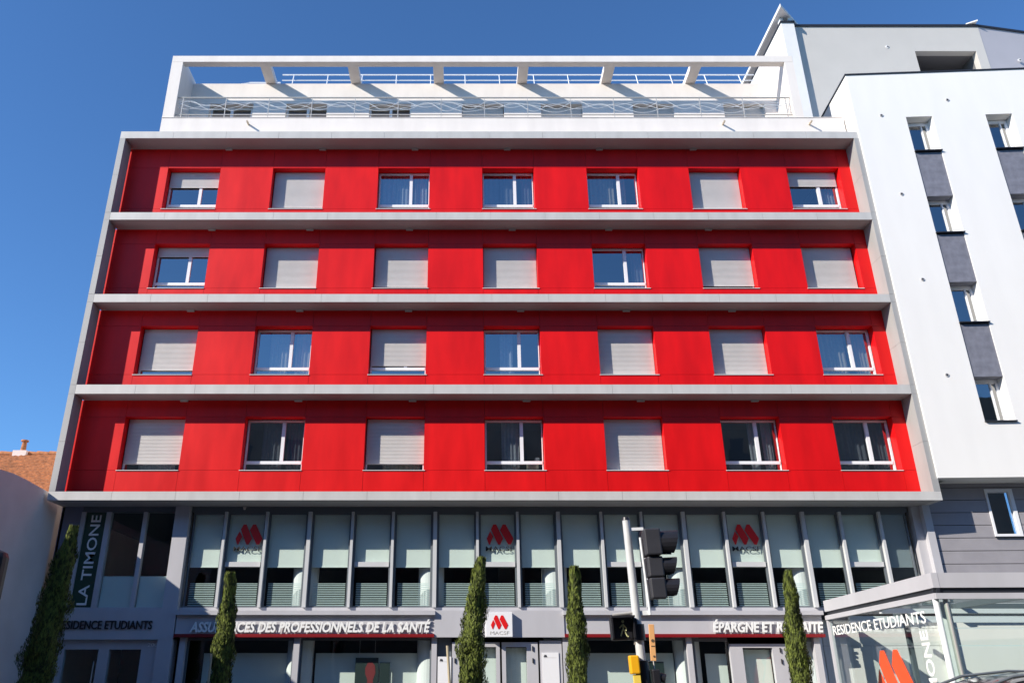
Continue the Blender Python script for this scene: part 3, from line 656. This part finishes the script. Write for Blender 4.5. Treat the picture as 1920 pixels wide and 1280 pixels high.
MB().add([(x0, 26.6, 8.45), (x1, 26.6, 8.45), (x1, 30.2, 6.2), (x0, 30.2, 6.2)], [(0, 1, 2, 3)]).build('rear_roof', M['tile'], th, HO)
ch = MB().box(-14.98, -14.52, 26.4, 26.8, 8.2, 8.60).build('chimney', M['stucco'], th, HO)
ch.location = (-.42, 0, 0)
MB().tube([(-14.75 , 26.6, 8.60), (-14.75, 26.6, 8.95)], .09, 12, .07).tube([(-14.75, 26.6, 8.95), (-14.75, 26.6, 9.0)], .12, 12).build('chimney_pot', M['tile'], ch, HO)

# building across the street, behind the photographer (seen only in reflections)
fb = empty('facing_building', (0, -10.5, 0), 0, label='plain beige building across the street mirrored in the office windows', cat='building')
MB().box(-120, -34, -24, -10.7, 0, 20).box(-34, -9, -24, -10.5, 0, 19.0).box(-9.0, 6, -24, -11, 0, 22).box(6, 35, -24, -10.5, 0, 19.5).box(35, 120, -24, -10.8, 0, 9.5).build('wall', M['far'], fb, (0, -10.5, 0))
fwp = None
for x in range(-21, 24, 4):
    for z in (4, 7, 10, 13, 15.5):
        if fwp is None: fwp = MB().box(0, 1.3, -.6, .03, 0, 1.8).build('window', M['farw'], fb); o = fwp
        else: o = dup(fwp, fb)
        o.location = (x, 0, z)

# ================================================================ CYPRESSES
def cypress(x, y, h, r, lean, seed, label, wob=0.0, tp=.6):
    rnd = random.Random(seed)
    t = empty('cypress_tree', (x, y, .13), 0, label=label, cat='tree', group='slim cypress trees along the pavement')
    lx, ly = lean
    def axis(z):
        f = z / h; return Vector((lx * f * f + wob * math.sin(f * 5 + seed), ly * f * f, z))
    MB().tube([axis(h * k / 8) for k in range(8)], .05, 8, .012).build('trunk', M['bark'], t)
    def rad(f, a):
        base = r * (min(1, (f / .10) ** .6 if f < .10 else 1)) * (1 - max(0, (f - .5) / .5) ** 1.4 * tp)
        return base * (1 + .16 * math.sin(a * 3 + f * 17 + seed) + .12 * math.sin(a * 2 - f * 29 + seed * 2))
    core = MB(); nr, na = 40, 12
    for i in range(nr + 1):
        f = .03 + .95 * i / nr
        for j in range(na):
            a = 2 * math.pi * j / na; c = axis(f * h); q = rad(f, a) * .74 * (1 - .25 * (i == nr))
            core.v.append((c.x + q * math.cos(a), c.y + q * math.sin(a), c.z))
            if i: core.f.append(((i - 1) * na + j, (i - 1) * na + (j + 1) % na, i * na + (j + 1) % na, i * na + j))
    b = MB(); nleaf = int(17000 * h / 4)
    clumps = [(rnd.random() * .9 + .06, rnd.random() * 6.283) for _ in range(46)]
    for q_ in range(nleaf):
        if q_ % 9 == 0:                                     # loose sprays that break the outline
            f, a = clumps[rnd.randrange(46)]; f += rnd.gauss(0, .012); a += rnd.gauss(0, .22); q = rad(min(max(f, .02), .99), a) * rnd.uniform(.92, 1.16)
            ln = rnd.uniform(.05, .11)
        else:
            f = .02 + .97 * rnd.random(); a = rnd.random() * 6.283; q = rad(f, a) * (.72 + .33 * rnd.random() ** .8)
            ln = rnd.uniform(.04, .10) * (1.0 if f < .93 else 1.4)
        c = axis(f * h); p = Vector((c.x + q * math.cos(a), c.y + q * math.sin(a), c.z)); wd = rnd.uniform(.006, .016)
        u = Vector((math.cos(a) * rnd.uniform(.02, .34), math.sin(a) * rnd.uniform(.02, .34), 1)) + Vector((rnd.uniform(-.2, .2), rnd.uniform(-.2, .2), 0)); u.normalize()
        s_ = (u.cross(Vector((math.cos(a), math.sin(a), 0))) + Vector((rnd.uniform(-.6, .6), rnd.uniform(-.6, .6), 0))).normalized()
        b.add([p - u * ln * .5 - s_ * wd * .4, p + s_ * wd, p + u * ln * .5, p - s_ * wd], [(0, 1, 2, 3)])
    b.v += core.v; k = len(b.v) - len(core.v); b.f += [tuple(i + k for i in q) for q in core.f]
    b.build('crown', M['cyp'], t)
    return t
cypress(-9.06, 18.2, 4.58, .335, (.16, .05), 3, 'tall leaning cypress at the far left against the shaded side wall', .02, .75)
cypress(-5.28, 18.5, 3.58, .22, (.0, 0), 5, 'slim cypress in front of the first letters of the assurances sign', .02)
cypress(.08, 18.5, 3.92, .28, (.26, 0), 8, 'tallest of the sunlit cypresses, left of the white box sign', .02, .7)
cypress(2.38, 18.5, 3.72, .215, (.05, 0), 11, 'slim cypress between the box sign and the walking man signal', .015)
cypress(7.16, 18.5, 3.62, .215, (.08, 0), 14, 'cypress covering the middle of the épargne sign at the right', .02, .65)
s = thing('tree_stake', (-.38, 18.1, .13), 'pale wooden stake leaning against the cypress left of the box sign', 'stake', 'tree stakes beside the cypresses')
MB().tube([(.12, 0, 0), (-.02, 0, 2.02)], .03, 8).build('stake_pole', M['stake'], s)
s = thing('tree_stake', (-5.42, 18.2, .13), 'thin pale stake on the left of the cypress at the assurances sign', 'stake', 'tree stakes beside the cypresses')
MB().tube([(0, 0, 0), (.0, 0, 1.85)], .025, 8).build('stake_pole', M['stake'], s)

# ================================================================ TRAFFIC LIGHT
TY = 10.0
tl = empty('traffic_light', (2.105, TY, -.06), 0, label='pale grey traffic light pole with a black three lamp head facing right', cat='traffic light')
tl.rotation_euler = (0, R(-2.0), 0)
LZ = 3.42
MB().tube([(0, 0, .15), (0, 0, LZ)], .062, 20, .045).build('pole', M['pole'], tl, smooth=False)
MB().tube([(0, 0, LZ), (0, 0, LZ + .035)], .05, 16, .04).build('pole_cap', M['black'], tl)
MB().box(.03, .20, -.02, .02, 3.29, 3.325).box(.05, .16, -.015, .015, 2.30, 2.35).build('arm', M['wrail'], tl)
MB().tube([(.16, -.03, 2.30), (.145, -.03, 3.2)], .014, 8).build('cable_pipe', M['wrail'], tl)
sh = MB().box(.175, .375, -.15, .15, 2.975, 3.29).box(.19, .375, -.11, .11, 2.725, 2.965).box(.19, .375, -.11, .11, 2.475, 2.715).build('signal_head', M['dgrey'], tl, bevel=.018)
def visor(zc, r, L):
    b = MB(); n = 16; a0, a1 = R(-62), R(242); vs = []
    for k in range(n + 1):
        a = a0 + (a1 - a0) * k / n; c, s_ = math.cos(a), math.sin(a); ln = L * (.62 + .38 * (s_ + 1) / 2)
        vs += [(.375, r * c, zc + r * s_), (.375 + ln, r * 1.03 * c, zc + r * 1.03 * s_), (.375 + ln, (r - .006) * c, zc + (r - .006) * s_), (.375, (r - .006) * c, zc + (r - .006) * s_)]
    b.v = vs
    for k in range(n):
        for j in range(4): b.f.append((4 * k + j, 4 * k + (j + 1) % 4, 4 * k + 4 + (j + 1) % 4, 4 * k + 4 + j))
    return b
for zc, r, L, lm in ((3.13, .145, .24, 'lensr'), (2.85, .105, .19, 'lensa'), (2.60, .105, .19, 'lensg')):
    v = visor(zc, r, L).build('visor', M['black'], sh); MB().tube([(.376, 0, zc), (.39, 0, zc)], r - .02, 20).build('lens', M[lm], sh)
ph = MB().box(-.315, -.065, -.05, .12, 2.03, 2.285).build('pedestrian_signal', M['black'], tl, bevel=.02)
MB().box(-.33, -.055, -.18, -.052, 2.275, 2.295).box(-.33, -.312, -.15, -.052, 2.05, 2.274).box(-.072, -.055, -.13, -.052, 2.05, 2.274).build('visor', M['black'], ph)
b = MB(); ox, oz = -.19, 2.045
b.tube([(ox + .01, -.055, oz + .19), (ox + .01, -.052, oz + .19)], .017, 12)
for q in ([(ox + .01, oz + .165), (ox + .005, oz + .10)], [(ox + .01, oz + .105), (ox + .045, oz + .03), (ox + .06, oz + .02)], [(ox + .0, oz + .105), (ox - .03, oz + .03)], [(ox + .012, oz + .155), (ox + .045, oz + .115), (ox + .04, oz + .085)], [(ox + .0, oz + .155), (ox - .035, oz + .12)]):
    b.tube([(x, -.054, z) for x, z in q], .0085, 6)
b.build('walking_man', M['manl'], ph)
MB().tube([(-.28, 0, 2.315), (-.0, 0, 2.335)], .02, 10).tube([(-.06, 0, 2.0), (0, 0, 1.98)], .025, 8).build('signal_arm', M['rail'], tl)
MB().tube([(0, 0, 2.02), (0, 0, 2.20)], .078, 20).tube([(0, 0, .4), (0, 0, 1.80)], .082, 20).box(-.07, -.02, -.09, -.06, 2.02, 2.26).build('black_sleeve', M['black'], tl)
MB().box(-.16, -.05, -.14, -.02, 1.66, 1.86).build('push_button_box', M['yellow'], tl, bevel=.015)
MB().box(-.13, -.055, -.12, -.06, 1.15, 1.655).build('yellow_plate', M['yelp'], tl)
o = MB().box(.085, .15, -.10, -.085, 1.80, 2.20).build('orange_plate', M['oran'], tl, bevel=.005)
o.rotation_euler = (0, R(3), 0); o.location = (-.09, 0, .0)
MB().tube([(.12, -.104, 2.02), (.12, -.1015, 2.02)], .018, 12).tube([(.125, -.104, 1.85), (.125, -.1015, 1.85)], .012, 10).box(.10, .14, -.103, -.101, 1.955, 1.965).build('plate_marks', M['bark'], o)
rp = MB().box(.10, .19, -.06, .06, 1.35, 1.70).build('repeater_head', M['black'], tl, bevel=.012)
MB().tube([(.19, 0, 1.62), (.25, 0, 1.60)], .045, 12, .05).tube([(.19, 0, 1.5), (.25, 0, 1.48)], .045, 12, .05).build('visor', M['black'], rp)
MB().tube([(.14, 0, 1.7), (.14, 0, 1.82)], .008, 6).build('cable', M['rail'], tl)
# second signal at the left frame edge
t2 = empty('traffic_light', (-5.625, 9.45, 0), 0, label='black traffic signal back just entering the left edge of the view', cat='traffic light')
MB().tube([(0, 0, .1), (0, 0, 3.0)], .055, 16).build('pole', M['pole'], t2)
b = MB().box(.06, .30, -.14, .14, 2.31, 2.92); h2 = b.build('signal_head', M['black'], t2, bevel=.08)
h2.rotation_euler = (0, 0, R(15)); MB().tube([(0, 0, 2.4), (.1, 0, 2.4)], .02).build('arm', M['black'], t2)

# ================================================================ PARKED CAR (only the roof reaches the frame)
def ring(pts): return pts
cz = empty('parked_car', (7.32, 12.0, .0), 0, label='dark purple glossy car whose roof fills the bottom right corner', cat='car')
prof = [(-2.25, .35), (-2.3, .62), (-2.15, .86), (-1.25, 1.02), (-.98, 1.12), (-.45, 1.44), (-.1, 1.56), (.5, 1.63), (1.2, 1.625), (1.75, 1.55), (2.15, 1.10), (2.3, .95), (2.32, .5), (2.2, .33)]
b = MB(); n = len(prof); sec = [(-.88, .90), (-.86, .985), (-.6, 1.0), (0, 1.004), (.6, 1.0), (.86, .985), (.88, .90)]
for (x, z) in prof:
    for (yy, kk) in sec:
        tum = 1 - max(0, z - .95) * .28
        zz = z if z < .9 else .9 + (z - .9) * (1 if abs(yy) < .8 else (.90 if abs(yy) < .87 else .72))
        b.v.append((x, yy * tum, zz))
m_ = len(sec)
for i in range(n - 1):
    for j in range(m_ - 1): b.f.append((i * m_ + j, i * m_ + j + 1, (i + 1) * m_ + j + 1, (i + 1) * m_ + j))
low = [i for i in range(n)]
b.f.append(tuple(i * m_ for i in low)); b.f.append(tuple(i * m_ + m_ - 1 for i in low)[::-1]); b.f.append(tuple([j for j in range(m_)])); b.f.append(tuple([(n - 1) * m_ + j for j in range(m_)])[::-1])
bd = b.build('body', M['car'], cz, bevel=.03)
sd_ = bd.modifiers.new('ss', 'SUBSURF'); sd_.levels = 1; sd_.render_levels = 2
for sy in (-1, 1):
    MB().prism([(-.85, 1.08), (-.35, 1.40), (.45, 1.50), (.45, 1.04)], lambda x, z: (x, sy * (.895 - (z - 1) * .26), z), lambda x, z: (x, sy * (.885 - (z - 1) * .26), z)).build('side_window', M['farw'], cz)
    MB().prism([(.52, 1.04), (.52, 1.50), (1.3, 1.47), (1.75, 1.10)], lambda x, z: (x, sy * (.895 - (z - 1) * .26), z), lambda x, z: (x, sy * (.885 - (z - 1) * .26), z)).build('side_window', M['farw'], cz)
    MB().tube([(-.6, sy * .6, 1.40), (-.1, sy * .6, 1.565), (.6, sy * .6, 1.635), (1.4, sy * .6, 1.62)], .02, 8).build('roof_rail', M['chrome'], cz)
for x in (-1.4, 1.4):
    for sy in (-1, 1):
        wl = MB().tube([(x, sy * .72, .33), (x, sy * .93, .33)], .33, 28).build('wheel', M['tyre'], cz); MB().tube([(x, sy * .90, .33), (x, sy * .94, .33)], .21, 20).build('rim', M['rim'], wl)
